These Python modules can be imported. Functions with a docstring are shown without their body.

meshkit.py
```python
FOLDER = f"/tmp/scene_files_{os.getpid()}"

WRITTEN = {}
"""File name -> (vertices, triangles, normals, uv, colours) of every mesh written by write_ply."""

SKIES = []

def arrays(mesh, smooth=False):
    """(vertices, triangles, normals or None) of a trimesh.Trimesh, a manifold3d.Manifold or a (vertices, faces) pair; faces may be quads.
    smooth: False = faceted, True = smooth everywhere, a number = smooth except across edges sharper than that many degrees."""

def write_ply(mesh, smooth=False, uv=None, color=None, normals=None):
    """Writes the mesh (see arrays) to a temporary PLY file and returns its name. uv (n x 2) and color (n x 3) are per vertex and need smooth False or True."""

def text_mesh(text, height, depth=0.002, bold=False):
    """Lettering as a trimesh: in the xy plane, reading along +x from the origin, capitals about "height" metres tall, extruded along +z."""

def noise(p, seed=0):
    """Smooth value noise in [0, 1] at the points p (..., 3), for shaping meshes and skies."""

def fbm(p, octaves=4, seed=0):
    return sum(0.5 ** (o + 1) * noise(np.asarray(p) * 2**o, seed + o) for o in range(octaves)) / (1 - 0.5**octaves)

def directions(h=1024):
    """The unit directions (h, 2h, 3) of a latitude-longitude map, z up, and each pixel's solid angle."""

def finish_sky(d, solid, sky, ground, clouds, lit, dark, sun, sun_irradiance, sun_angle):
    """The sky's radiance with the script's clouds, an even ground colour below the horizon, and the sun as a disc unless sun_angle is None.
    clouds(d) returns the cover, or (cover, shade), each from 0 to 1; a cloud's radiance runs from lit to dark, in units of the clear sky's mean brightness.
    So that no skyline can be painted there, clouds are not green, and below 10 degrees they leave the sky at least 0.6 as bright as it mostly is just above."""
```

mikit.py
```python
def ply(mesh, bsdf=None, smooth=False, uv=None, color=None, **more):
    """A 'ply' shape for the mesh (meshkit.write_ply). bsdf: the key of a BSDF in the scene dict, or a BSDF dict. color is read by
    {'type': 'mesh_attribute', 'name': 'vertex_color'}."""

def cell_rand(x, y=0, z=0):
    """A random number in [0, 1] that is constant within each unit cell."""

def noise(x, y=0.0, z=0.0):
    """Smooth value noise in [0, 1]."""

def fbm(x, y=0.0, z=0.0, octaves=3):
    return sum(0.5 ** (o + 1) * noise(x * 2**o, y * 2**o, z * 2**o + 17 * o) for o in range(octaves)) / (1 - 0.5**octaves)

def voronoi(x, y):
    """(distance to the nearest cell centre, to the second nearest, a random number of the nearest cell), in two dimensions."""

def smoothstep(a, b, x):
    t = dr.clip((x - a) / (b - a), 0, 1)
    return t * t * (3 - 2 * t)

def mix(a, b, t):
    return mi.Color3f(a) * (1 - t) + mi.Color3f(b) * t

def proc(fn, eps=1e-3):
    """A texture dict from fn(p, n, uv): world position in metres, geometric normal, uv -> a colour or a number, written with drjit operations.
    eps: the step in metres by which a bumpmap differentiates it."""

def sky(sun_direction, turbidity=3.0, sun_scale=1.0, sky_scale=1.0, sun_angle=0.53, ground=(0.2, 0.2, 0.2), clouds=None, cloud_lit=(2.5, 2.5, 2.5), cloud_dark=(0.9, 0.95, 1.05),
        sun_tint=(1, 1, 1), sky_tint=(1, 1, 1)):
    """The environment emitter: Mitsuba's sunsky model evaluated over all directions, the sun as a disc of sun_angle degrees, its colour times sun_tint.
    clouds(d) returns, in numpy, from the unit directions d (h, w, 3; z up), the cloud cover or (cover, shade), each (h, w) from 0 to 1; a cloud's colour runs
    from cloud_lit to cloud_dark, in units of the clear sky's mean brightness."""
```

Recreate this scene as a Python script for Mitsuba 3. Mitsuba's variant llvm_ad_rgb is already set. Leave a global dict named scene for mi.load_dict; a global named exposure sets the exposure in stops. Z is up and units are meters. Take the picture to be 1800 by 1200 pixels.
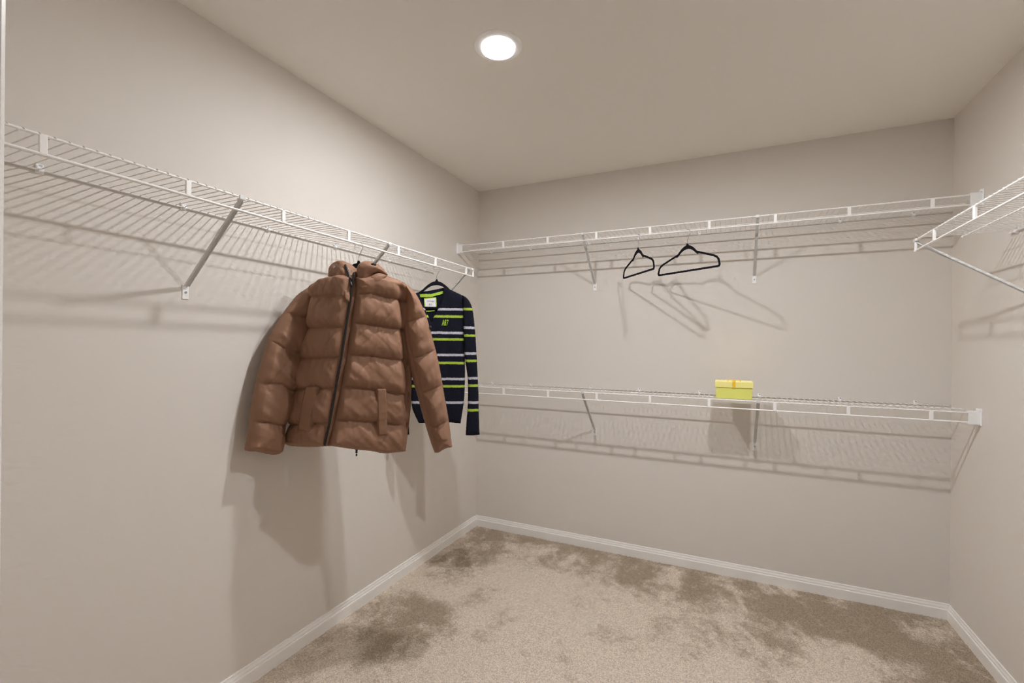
import math
import numpy as np
import trimesh
import mitsuba as mi
import drjit as dr
import mikit
import meshkit
from mikit import proc, noise, fbm, smoothstep, mix
from scipy.spatial import Delaunay, cKDTree
from scipy.interpolate import LinearNDInterpolator
from shapely.geometry import Polygon, LineString, Point
from shapely import contains_xy

T = mi.ScalarTransform4f
scene, labels = {}, {}
rng = np.random.default_rng(7)

# ------------------------------------------------------------------ room dimensions (metres; origin = back left corner at carpet level)
W, DEPTH, H = 2.644, 2.80, 2.44

# ------------------------------------------------------------------ camera, light, exposure
YAW, ROLL, FOCAL = 0.4405, 0.0095, 806.5
eye = np.array([1.6605, -2.932, 1.3056])
fwd = np.array([-math.sin(YAW), math.cos(YAW), 0.0])
rgt = np.array([math.cos(YAW), math.sin(YAW), 0.0])
up = math.cos(ROLL) * np.array([0, 0, 1.0]) - math.sin(ROLL) * rgt
scene['camera'] = {
    'type': 'perspective', 'fov_axis': 'x', 'fov': 2 * math.degrees(math.atan(900 / FOCAL)),
    'principal_point_offset_y': -9.67 / 1200, 'near_clip': 0.02, 'far_clip': 100.0,
    'to_world': T().look_at(origin=eye.tolist(), target=(eye + fwd).tolist(), up=up.tolist()),
}
exposure = 2.53
LAMPS = [(0.865, -1.392), (1.770, -1.392)]
LAMP_RADIANCE = (268.0, 270.0, 273.0)
LENS_RADIANCE = (14.0, 14.1, 14.3)
RIM_RADIANCE = (0.22, 0.22, 0.22)
LAMP_CORE = 0.030
HALL_RADIANCE = (4.5, 5.3, 6.6)


# ------------------------------------------------------------------ helpers
def numbered(key):
    if key not in scene and key not in labels:
        return key
    k = 1
    while f'{key}_{k:03d}' in scene or f'{key}_{k:03d}' in labels:
        k += 1
    return f'{key}_{k:03d}'


def thing(name, label, category, group=None):
    key = numbered(name)
    labels[key] = {'label': label, 'category': category}
    if group:
        labels[key]['group'] = group
    return key


def put(name, mesh, bsdf, parent=None, smooth=False, label=None, **kw):
    key = numbered(f'{parent}__{name}' if parent else name)
    scene[key] = mikit.ply(mesh, bsdf, smooth=smooth, **kw)
    if label:
        labels[key] = {'label': label}
    return key


def struct(name, mesh, bsdf, label, category, **kw):
    key = put(name, mesh, bsdf, **kw)
    labels[key] = {'label': label, 'category': category, 'kind': 'structure'}
    return key


def box(x0, x1, y0, y1, z0, z1):
    m = trimesh.creation.box(extents=(x1 - x0, y1 - y0, z1 - z0))
    m.apply_translation(((x0 + x1) / 2, (y0 + y1) / 2, (z0 + z1) / 2))
    return m


def rbox(x0, x1, y0, y1, z0, z1, r=0.001):
    """a box with chamfered edges"""
    pts = []
    for sx, a in ((1, x0), (-1, x1)):
        for sy, b in ((1, y0), (-1, y1)):
            for sz, c in ((1, z0), (-1, z1)):
                pts += [(a + sx * r, b + sy * r, c), (a + sx * r, b, c + sz * r), (a, b + sy * r, c + sz * r)]
    return trimesh.convex.convex_hull(np.array(pts))


def join(*ms):
    return trimesh.util.concatenate([m for m in ms])


def tube(path, r, sides=8, caps=True):
    p = np.asarray(path, float)
    t = np.gradient(p, axis=0)
    t /= np.linalg.norm(t, axis=1, keepdims=True)
    a = np.cross(t[0], [0, 0, 1.0])
    if np.linalg.norm(a) < 1e-3:
        a = np.cross(t[0], [1.0, 0, 0])
    rings = []
    for i in range(len(p)):
        a = a - t[i] * (a @ t[i])
        a /= np.linalg.norm(a)
        b = np.cross(t[i], a)
        an = np.arange(sides) * 2 * np.pi / sides
        rr = r if np.isscalar(r) else r[i]
        rings.append(p[i] + rr * (np.cos(an)[:, None] * a + np.sin(an)[:, None] * b))
    v = np.vstack(rings)
    f = []
    for i in range(len(p) - 1):
        for j in range(sides):
            k = (j + 1) % sides
            f += [(i * sides + j, i * sides + k, (i + 1) * sides + k), (i * sides + j, (i + 1) * sides + k, (i + 1) * sides + j)]
    if caps:
        n = len(v)
        v = np.vstack([v, p[:1], p[-1:]])
        e = (len(p) - 1) * sides
        for j in range(sides):
            k = (j + 1) % sides
            f += [(n, k, j), (n + 1, e + j, e + k)]
    return trimesh.Trimesh(v, f, process=False)


def rounded(poly, thick, b):
    """a flat plate of this outline, its edges rounded in three steps, centred on z = 0"""
    h = thick / 2
    out = []
    for inset, z in ((0.0, h - b), (b * 0.35, h - b * 0.3), (b, h)):
        g = poly.buffer(-inset)
        for q in getattr(g, 'geoms', [g]):
            if not q.is_empty:
                m = trimesh.creation.extrude_polygon(q, 2 * z, engine='earcut')
                m.apply_translation((0, 0, -z))
                out.append(m)
    return join(*out)


def mat(x, y, z, o):
    m = np.eye(4)
    m[:3, 0], m[:3, 1], m[:3, 2], m[:3, 3] = x, y, z, o
    return m


# ------------------------------------------------------------------ materials
def rgb(c):
    return {'type': 'rgb', 'value': list(map(float, c))}


def paint(base, rough, bump_scale, freq):
    def relief(p, n, uv):
        return fbm(p.x * freq, p.y * freq, p.z * freq, 3)
    b = {'type': 'principled', 'base_color': rgb(base), 'roughness': rough, 'specular': 0.25}
    return {'type': 'twosided', 'bsdf': {'type': 'bumpmap', 'arbitrary': proc(relief, 0.002), 'scale': bump_scale, 'bsdf': b}}


WALL = (0.650, 0.612, 0.570)
scene['wall_paint'] = paint(WALL, 0.62, 0.0012, 170.0)
scene['ceiling_paint'] = paint((0.77, 0.742, 0.697), 0.8, 0.0009, 120.0)
scene['trim_paint'] = {'type': 'twosided', 'bsdf': {'type': 'principled', 'base_color': rgb((0.78, 0.765, 0.74)), 'roughness': 0.32, 'specular': 0.5}}
scene['white_vinyl'] = {'type': 'twosided', 'bsdf': {'type': 'principled', 'base_color': rgb((0.82, 0.815, 0.80)), 'roughness': 0.3, 'specular': 0.5}}
scene['wire_vinyl'] = {'type': 'twosided', 'bsdf': {'type': 'principled', 'base_color': rgb((0.64, 0.63, 0.61)), 'roughness': 0.35, 'specular': 0.4}}
scene['white_plastic'] = {'type': 'twosided', 'bsdf': {'type': 'principled', 'base_color': rgb((0.80, 0.81, 0.82)), 'roughness': 0.4, 'specular': 0.5}}
scene['lamp_trim'] = {'type': 'twosided', 'bsdf': {'type': 'principled', 'base_color': rgb((0.85, 0.85, 0.85)), 'roughness': 0.5}}
scene['grey_enamel'] = {'type': 'twosided', 'bsdf': {'type': 'principled', 'base_color': rgb((0.60, 0.605, 0.595)), 'roughness': 0.38, 'specular': 0.5}}
scene['screw_steel'] = {'type': 'twosided', 'bsdf': {'type': 'principled', 'base_color': rgb((0.30, 0.31, 0.33)), 'roughness': 0.4, 'metallic': 0.6}}
scene['hook_chrome'] = {'type': 'twosided', 'bsdf': {'type': 'principled', 'base_color': rgb((0.60, 0.60, 0.60)), 'roughness': 0.22, 'metallic': 1.0}}
scene['black_velvet'] = {'type': 'twosided', 'bsdf': {'type': 'principled', 'base_color': rgb((0.008, 0.008, 0.011)), 'roughness': 0.9, 'sheen': 0.2, 'specular': 0.1}}
scene['black_zip'] = {'type': 'twosided', 'bsdf': {'type': 'principled', 'base_color': rgb((0.008, 0.008, 0.010)), 'roughness': 0.45, 'specular': 0.5}}

# ------------------------------------------------------------------ carpet
def pile_colour(p, n, uv):
    # brushed patches: pile leaning away shows darker yarn, as on the photographed carpet
    wx = p.x + 0.22 * (fbm(p.x * 3.1, p.y * 3.1, 3.0, 3) - 0.5)
    wy = p.y + 0.22 * (fbm(p.x * 3.1, p.y * 3.1, 9.0, 3) - 0.5)
    big = fbm(wx * 2.3, wy * 2.3, 1.0, 4)

    def blob(cx, cy, rx, ry):
        return 1 - smoothstep(0.55, 1.25, dr.sqrt(dr.square((wx - cx) / rx) + dr.square((wy - cy) / ry)))

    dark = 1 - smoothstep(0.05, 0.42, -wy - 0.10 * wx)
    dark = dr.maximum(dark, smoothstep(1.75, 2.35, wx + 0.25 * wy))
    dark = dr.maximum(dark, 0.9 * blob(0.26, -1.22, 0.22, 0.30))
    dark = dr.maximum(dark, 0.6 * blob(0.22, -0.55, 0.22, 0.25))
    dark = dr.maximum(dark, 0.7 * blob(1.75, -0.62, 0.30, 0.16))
    cloud = fbm(wx * 6.0, wy * 6.0, 5.0, 4) - 0.5
    fine = fbm(p.x * 30.0, p.y * 30.0, 2.0, 3) - 0.5
    grain = noise(p.x * 150.0, p.y * 150.0, 8.0) - 0.5
    streak = smoothstep(0.58, 0.70, fbm(wx * 13.0 + 5.0 * wy, wy * 5.0 - 3.0 * wx, 5.0, 3))
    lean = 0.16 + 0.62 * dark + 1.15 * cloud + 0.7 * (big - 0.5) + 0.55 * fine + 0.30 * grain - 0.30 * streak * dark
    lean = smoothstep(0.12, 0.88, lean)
    yarn = fbm(p.x * 370.0, p.y * 370.0, 0.0, 2)
    tuft = smoothstep(0.25, 0.75, yarn)
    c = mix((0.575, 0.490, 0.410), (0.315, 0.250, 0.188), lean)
    return c * (0.74 + 0.45 * tuft)


def pile_relief(p, n, uv):
    return fbm(p.x * 260.0, p.y * 260.0, 0.0, 2)


scene['carpet_pile'] = {'type': 'twosided', 'bsdf': {'type': 'bumpmap', 'arbitrary': proc(pile_relief, 0.0015), 'scale': 0.004,
                        'bsdf': {'type': 'principled', 'base_color': proc(pile_colour), 'roughness': 0.95, 'sheen': 0.25, 'specular': 0.05}}}


def carpet():
    xs, ys = np.linspace(-0.01, W + 0.01, 420), np.linspace(-DEPTH - 0.12, 0.01, 464)
    X, Y = np.meshgrid(xs, ys, indexing='ij')
    P = np.stack([X, Y, 0 * X], -1)
    Z = 0.004 * (meshkit.noise(P * 140, 1) - 0.5) + 0.004 * (meshkit.fbm(P * 14, 3, 2) - 0.5)
    v = np.stack([X, Y, Z], -1).reshape(-1, 3)
    ny = len(ys)
    i, j = np.meshgrid(np.arange(len(xs) - 1), np.arange(ny - 1), indexing='ij')
    a = (i * ny + j).ravel()
    f = np.vstack([np.stack([a, a + ny, a + ny + 1], 1), np.stack([a, a + ny + 1, a + 1], 1)])
    return trimesh.Trimesh(v, f, process=False)


struct('floor', carpet(), 'carpet_pile', 'beige cut pile carpet with brushed lighter and darker patches', 'carpet', smooth=True)
scene['hall_carpet'] = {'type': 'twosided', 'bsdf': {'type': 'diffuse', 'reflectance': rgb((0.45, 0.39, 0.33))}}
struct('floor_hall', box(-0.9, 4.2, -5.6, -DEPTH - 0.115, -0.1, 0.0), 'hall_carpet', 'carpet of the room outside the closet doorway', 'carpet')

# ------------------------------------------------------------------ walls, ceiling, hall behind the camera
t = 0.115
DOOR0, DOOR1, DOORH = 1.176, 2.070, 2.06
struct('wall_left', box(-t, 0, -DEPTH - t, t, -0.1, H + 0.1), 'wall_paint', 'warm greige left wall that carries the long wire shelf', 'wall')
struct('wall_back', box(0, W, 0, t, -0.1, H + 0.1), 'wall_paint', 'warm greige back wall with two wire shelves', 'wall')
struct('wall_right', box(W, W + t, -DEPTH - t, t, -0.1, H + 0.1), 'wall_paint', 'warm greige right wall beside the near wire shelf', 'wall')
struct('wall_front', join(box(0, DOOR0 - 0.016, -DEPTH - t, -DEPTH, -0.1, H + 0.1), box(DOOR1 + 0.016, W, -DEPTH - t, -DEPTH, -0.1, H + 0.1),
                          box(DOOR0 - 0.016, DOOR1 + 0.016, -DEPTH - t, -DEPTH, DOORH + 0.016, H + 0.1)), 'wall_paint', 'greige wall around the closet doorway', 'wall')
struct('ceiling', box(0, W, -DEPTH, 0, H, H + 0.1), 'ceiling_paint', 'greige painted ceiling with recessed lights', 'ceiling')
struct('ceiling_hall', box(-0.9, 4.2, -5.6, -DEPTH - t, H, H + 0.1), 'ceiling_paint', 'ceiling of the room outside the doorway', 'ceiling')
struct('wall_hall', join(box(-1.0, -0.9, -5.6, -DEPTH - t, -0.1, H + 0.1), box(4.2, 4.3, -5.6, -DEPTH - t, -0.1, H + 0.1), box(-1.0, 4.3, -5.7, -5.6, -0.1, H + 0.1),
                         box(-1.0, -t, -DEPTH - t, -DEPTH, -0.1, H + 0.1), box(W + t, 4.3, -DEPTH - t, -DEPTH, -0.1, H + 0.1)), 'wall_paint', 'walls of the room outside the doorway', 'wall')
# door frame: jamb lining and casing on the closet side
jamb = join(rbox(DOOR0 - 0.016, DOOR0, -DEPTH - t - 0.002, -DEPTH + 0.002, 0, DOORH + 0.016), rbox(DOOR1, DOOR1 + 0.016, -DEPTH - t - 0.002, -DEPTH + 0.002, 0, DOORH + 0.016),
            rbox(DOOR0, DOOR1, -DEPTH - t - 0.002, -DEPTH + 0.002, DOORH, DOORH + 0.016))
d1 = struct('door_1', jamb, 'trim_paint', 'white painted door frame edge at the left edge of the view', 'door frame')
put('casing', join(rbox(DOOR0 - 0.062, DOOR0 - 0.004, -DEPTH + 0.001, -DEPTH + 0.016, 0, DOORH + 0.004, 0.003), rbox(DOOR1 + 0.004, DOOR1 + 0.062, -DEPTH + 0.001, -DEPTH + 0.016, 0, DOORH + 0.004, 0.003),
                   rbox(DOOR0 - 0.062, DOOR1 + 0.062, -DEPTH + 0.001, -DEPTH + 0.016, DOORH + 0.004, DOORH + 0.062, 0.003)), 'trim_paint', d1)

# ------------------------------------------------------------------ baseboards: colonial profile, mitred by overlap
PROFILE = [(0, -0.02), (0.0125, -0.02), (0.0125, 0.046), (0.0115, 0.0495), (0.0085, 0.0515), (0.0085, 0.0555), (0.0078, 0.0595), (0.0058, 0.0635), (0.0046, 0.0675), (0.0046, 0.0715), (0.0034, 0.0745), (0, 0.0755)]


def moulding(L):
    # extruded along +x from 0 to L, standing off the wall plane y=0 towards -y
    m = trimesh.creation.extrude_polygon(Polygon(PROFILE), L, engine='earcut')      # (depth, height, length)
    v = np.array(m.vertices)
    m.vertices = np.stack([v[:, 2], -v[:, 0], v[:, 1]], 1)
    m.fix_normals()
    return m


def board(name, L, angle, origin, label):
    m = moulding(L)
    m.apply_transform(trimesh.transformations.rotation_matrix(angle, [0, 0, 1]))
    m.apply_translation(origin)
    struct(name, m, 'trim_paint', label, 'baseboard')


board('baseboard_back', W, 0, (0, 0, 0), 'white moulded baseboard along the back wall')
board('baseboard_left', DEPTH - 0.0126, math.pi / 2, (0, -DEPTH, 0), 'white moulded baseboard along the left wall')
board('baseboard_right', DEPTH - 0.0126, -math.pi / 2, (W, -0.0126, 0), 'white moulded baseboard along the right wall')


# ------------------------------------------------------------------ recessed lights
def lamp(x, y, label):
    k = thing('recessed_light', label, 'ceiling light', 'recessed ceiling lights')
    ring = trimesh.creation.revolve(np.array([(0.0645, 0.012), (0.0645, -0.0035), (0.068, -0.0055), (0.080, -0.0052), (0.087, -0.0038), (0.0905, -0.0018), (0.091, 0.0), (0.091, 0.002)]), sections=72)
    ring.apply_translation((x, y, H))
    put('trim_ring', ring, 'lamp_trim', k, smooth=40)
    def dome(r0, r1):
        prof = [(r, -0.0135 - 0.0025 * (1 - (r / 0.0625) ** 2)) for r in np.linspace(r0, r1, 12)]
        g = trimesh.creation.revolve(np.array(prof), sections=64)
        if g.face_normals[:, 2].mean() > 0:
            g.invert()
        g.apply_translation((x, y, H))
        return g

    key = put('lens', dome(LAMP_CORE, 0.0625), 'lamp_trim', k, smooth=True, label='glowing white frosted lens')
    scene[key]['emitter'] = {'type': 'area', 'radiance': rgb(LENS_RADIANCE)}
    rim = trimesh.creation.revolve(np.array([(0.0655, -0.003), (0.0652, -0.010), (0.0642, -0.0125), (0.0625, -0.0135)]), sections=64)
    if (rim.face_normals[:, :2] * rim.triangles_center[:, :2]).sum() < 0:
        rim.invert()
    rim.apply_translation((x, y, H))
    key = put('lens_rim', rim, 'lamp_trim', k, smooth=True, label='softly glowing side of the lens')
    scene[key]['emitter'] = {'type': 'area', 'radiance': rgb(RIM_RADIANCE)}
    key = put('bulb', dome(0.0, LAMP_CORE), 'lamp_trim', k, smooth=True, label='brightest centre of the lens')
    scene[key]['emitter'] = {'type': 'area', 'radiance': rgb(LAMP_RADIANCE)}


lamp(*LAMPS[0], 'round white recessed light, lit, in the ceiling left of centre')
lamp(*LAMPS[1], 'round white recessed light just above the top edge, nearer the right wall')
hk = thing('flush_light', 'flush ceiling light in the room outside the doorway', 'ceiling light')
hl = trimesh.creation.cylinder(0.16, 0.04, sections=48)
hl.apply_translation((1.65, -4.2, H - 0.024))
hkey = put('diffuser', hl, 'lamp_trim', hk)
scene[hkey]['emitter'] = {'type': 'area', 'radiance': rgb(HALL_RADIANCE)}


# ------------------------------------------------------------------ ventilated wire shelves
D_RAIL, DROP, STEP = 0.290, 0.042, 0.0254
R_TOP, R_LIP, R_WIRE = 0.0033, 0.0037, 0.00135
wire_mesh = tube([(0, 0.0035, 0.0), (0, 0.008, 0.0), (0, 0.15, 0.0), (0, D_RAIL - 0.004, 0.0), (0, D_RAIL + 0.002, -0.0008), (0, D_RAIL + 0.0044, -0.0034)], R_WIRE, 6)
wire_ply = mikit.ply(wire_mesh, 'wire_vinyl', smooth=50)


def shelf(key, to, L, spacers, clips, braces, ends, mids=True, wire0=0.012):
    """local frame: x along the shelf, y away from the wall, z up from the plane of the rails"""
    def add(name, m, bsdf, parent, smooth=False, **kw):
        m = m.copy()
        m.apply_transform(to)
        return put(name, m, bsdf, parent, smooth=smooth, **kw)

    def rail(y, z, r, x0=0.0, x1=None):
        return tube([(x0, y, z), ((x0 + (x1 or L)) / 2, y, z), (x1 or L, y, z)], r, 10)

    add('front_rail', rail(D_RAIL, 0, R_TOP), 'white_vinyl', key, 40)
    add('lip_rail', rail(D_RAIL, -DROP, R_LIP), 'white_vinyl', key, 40)
    add('middle_rail', rail(D_RAIL / 2, 0, R_TOP, 0.004), 'white_vinyl', key, 40)
    add('back_rail', rail(0.0065, 0, 0.0028, 0.004), 'wire_vinyl', key, 40)
    n = int((L - 2 * wire0) / STEP) + 1
    for i in range(n):
        k = numbered(key + '__cross_wire')
        scene[k] = {**wire_ply, 'to_world': T((to @ trimesh.transformations.translation_matrix((wire0 + i * STEP, 0, R_TOP + R_WIRE * 0.8))).tolist())}
    for s in spacers:
        add('spacer', rbox(s - 0.0070, s + 0.0070, D_RAIL - 0.0038, D_RAIL + R_TOP + 0.0006, -DROP, 0, 0.0012), 'white_vinyl', key)
    for s in clips:
        curl = tube([(s - 0.005, 0.0065, 0), (s, 0.0065, 0), (s + 0.005, 0.0065, 0)], 0.0062, 12)
        c = add('wall_clip', join(rbox(s - 0.007, s + 0.009, 0.0, 0.004, -0.008, 0.017, 0.001), curl, rbox(s + 0.001, s + 0.009, 0.003, 0.010, 0.001, 0.010, 0.001)), 'white_plastic', key)
        sc = trimesh.creation.cylinder(0.0032, 0.0030, sections=12)
        sc.apply_transform(trimesh.transformations.rotation_matrix(math.pi / 2, [1, 0, 0]))
        sc.apply_translation((s - 0.001, 0.0045, 0.0125))
        add('screw', sc, 'screw_steel', c)
    for sb in braces:
        s, s2 = sb if isinstance(sb, tuple) else (sb, sb)
        a, b = np.array([s, D_RAIL - 0.004, -0.006]), np.array([s2, 0.004, -0.262])
        d = (b - a) / np.linalg.norm(b - a)
        nrm = np.cross(d, [1, 0, 0])
        nrm /= np.linalg.norm(nrm)
        side = np.cross(nrm, d)
        Lb = np.linalg.norm(b - a)
        ch = join(rbox(-0.0075, 0.0075, -0.001, 0.001, 0, Lb, 0.0004), rbox(-0.0075, -0.006, -0.001, 0.007, 0.004, Lb - 0.004, 0.0004), rbox(0.006, 0.0075, -0.001, 0.007, 0.004, Lb - 0.004, 0.0004))
        ch.apply_transform(mat(-side if side[0] < 0 else side, -nrm, d, a))
        hook = join(rbox(s - 0.010, s + 0.010, D_RAIL - 0.010, D_RAIL + 0.0052, -0.0075, -0.0040, 0.0008), rbox(s - 0.010, s + 0.010, D_RAIL + 0.0034, D_RAIL + 0.0056, -0.0060, 0.0062, 0.0006))
        br = add('support_brace', join(ch, hook), 'grey_enamel', key)
        add('wall_plate', rbox(s2 - 0.0105, s2 + 0.0105, 0.0, 0.0035, -0.306, -0.256, 0.001), 'white_plastic', br)
        sc = trimesh.creation.cylinder(0.0038, 0.003, sections=14)
        sc.apply_transform(trimesh.transformations.rotation_matrix(math.pi / 2, [1, 0, 0]))
        sc.apply_translation((s2, 0.0042, -0.283))
        add('screw', sc, 'screw_steel', br)
    for s, kind, sg in ends:                      # sg: +1 the shelf runs away towards +x from this end
        if kind == 'bracket':                     # moulded cup screwed to the side wall
            x0, x1 = sorted((s, s + sg * 0.043))
            xa, xb = sorted((s, s + sg * 0.004))
            cup = join(rbox(x0, x1, D_RAIL + 0.0055, D_RAIL + 0.0085, -DROP - 0.006, 0.006, 0.0008), rbox(x0, x1, D_RAIL - 0.012, D_RAIL + 0.0085, -DROP - 0.008, -DROP - 0.0048, 0.0008),
                       rbox(x0, x1, D_RAIL - 0.012, D_RAIL + 0.0085, 0.0046, 0.007, 0.0008), rbox(xa, xb, D_RAIL - 0.035, D_RAIL + 0.014, -DROP - 0.012, 0.018, 0.001),
                       rbox(*sorted((s, s + sg * 0.011)), D_RAIL - 0.004, D_RAIL + 0.012, 0.008, 0.019, 0.001))
            eb = add('end_bracket', cup, 'white_plastic', key)
            sc = trimesh.creation.cylinder(0.0035, 0.003, sections=12)
            sc.apply_transform(trimesh.transformations.rotation_matrix(math.pi / 2, [0, 1, 0]))
            sc.apply_translation((s + sg * 0.0045, D_RAIL - 0.026, -0.015))
            add('screw', sc, 'screw_steel', eb)
        elif kind == 'cap':                       # vinyl cap over the cut ends of the two front rails
            x0, x1 = sorted((s - sg * 0.003, s + sg * 0.010))
            add('end_cap', join(rbox(*sorted((s - sg * 0.003, s + sg * 0.016)), D_RAIL - 0.0055, D_RAIL + 0.0055, -0.0055, 0.0055, 0.002), rbox(x0, x1, D_RAIL - 0.0055, D_RAIL + 0.0055, -DROP - 0.006, -DROP + 0.006, 0.002),
                                rbox(*sorted((s - sg * 0.003, s + sg * 0.004)), D_RAIL - 0.004, D_RAIL + 0.004, -DROP, 0, 0.001)), 'white_plastic', key)
            for y in (0.0065, D_RAIL / 2):
                add('tip', tube([(s - sg * 0.001, y, 0), (s + sg * 0.004, y, 0), (s + sg * 0.010, y, 0)], 0.0045, 10), 'white_plastic', key)


Z_UP, Z_LOW, Z_LEFT, Z_RIGHT = 1.983, 1.0405, 1.762, 1.760
back = lambda z: mat([-1, 0, 0], [0, -1, 0], [0, 0, 1], [W, 0, z])
sp = [W - (0.346 + 0.3045 * i) for i in range(8)]
k = thing('wire_shelf', 'upper white wire shelf on the back wall with two black hangers', 'wire shelf')
shelf(k, back(Z_UP), W, sp, [W - x for x in (0.111, 0.417, 0.832, 1.152, 1.502, 1.807, 2.189, 2.493)], [W - 0.872, W - 1.790], [(0.0, 'bracket', 1), (W, 'bracket', -1)])
k = thing('wire_shelf', 'lower white wire shelf on the back wall holding the yellow box', 'wire shelf')
sp = [W - (0.359 + 0.3030 * i) for i in range(8)]
shelf(k, back(Z_LOW), W, sp, [W - x for x in (0.128, 0.430, 0.851, 1.161, 1.511, 1.821, 2.196, 2.507)], [W - 0.880, W - 1.800], [(0.0, 'bracket', 1), (W, 'bracket', -1)])
k = thing('wire_shelf', 'long white wire shelf on the left wall with the jacket and sweater hanging', 'wire shelf')
Y_END = -0.574
left = mat([0, -1, 0], [1, 0, 0], [0, 0, 1], [0, Y_END, Z_LEFT])
Ll = DEPTH + Y_END - 0.002
shelf(k, left, Ll, [-y + Y_END for y in (-0.655, -0.961, -1.256, -1.559, -1.856, -2.159, -2.460)], [-y + Y_END for y in (-0.66, -0.98, -1.356, -1.699, -2.011, -2.366, -2.70)],
      [-y + Y_END for y in (-0.615, -1.318, -2.002, -2.68)], [(0.0, 'cap', 1)])
k = thing('wire_shelf', 'white wire shelf on the right wall, cut off by the right edge', 'wire shelf')
Y_ENDR = -0.520
right = mat([0, 1, 0], [-1, 0, 0], [0, 0, 1], [W, -DEPTH + 0.002, Z_RIGHT])
Lr = DEPTH + Y_ENDR - 0.002
yr = lambda y: y + DEPTH - 0.002
shelf(k, right, Lr, [yr(y) for y in (-0.708, -1.021, -1.325, -1.63, -1.935, -2.24, -2.545)], [yr(y) for y in (-0.560, -0.93, -1.30, -1.70, -2.10, -2.5)],
      [(yr(-0.518), yr(-0.70)), yr(-1.50), yr(-2.1), yr(-2.7)], [(Lr, 'cap', -1)], wire0=0.010)


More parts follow.
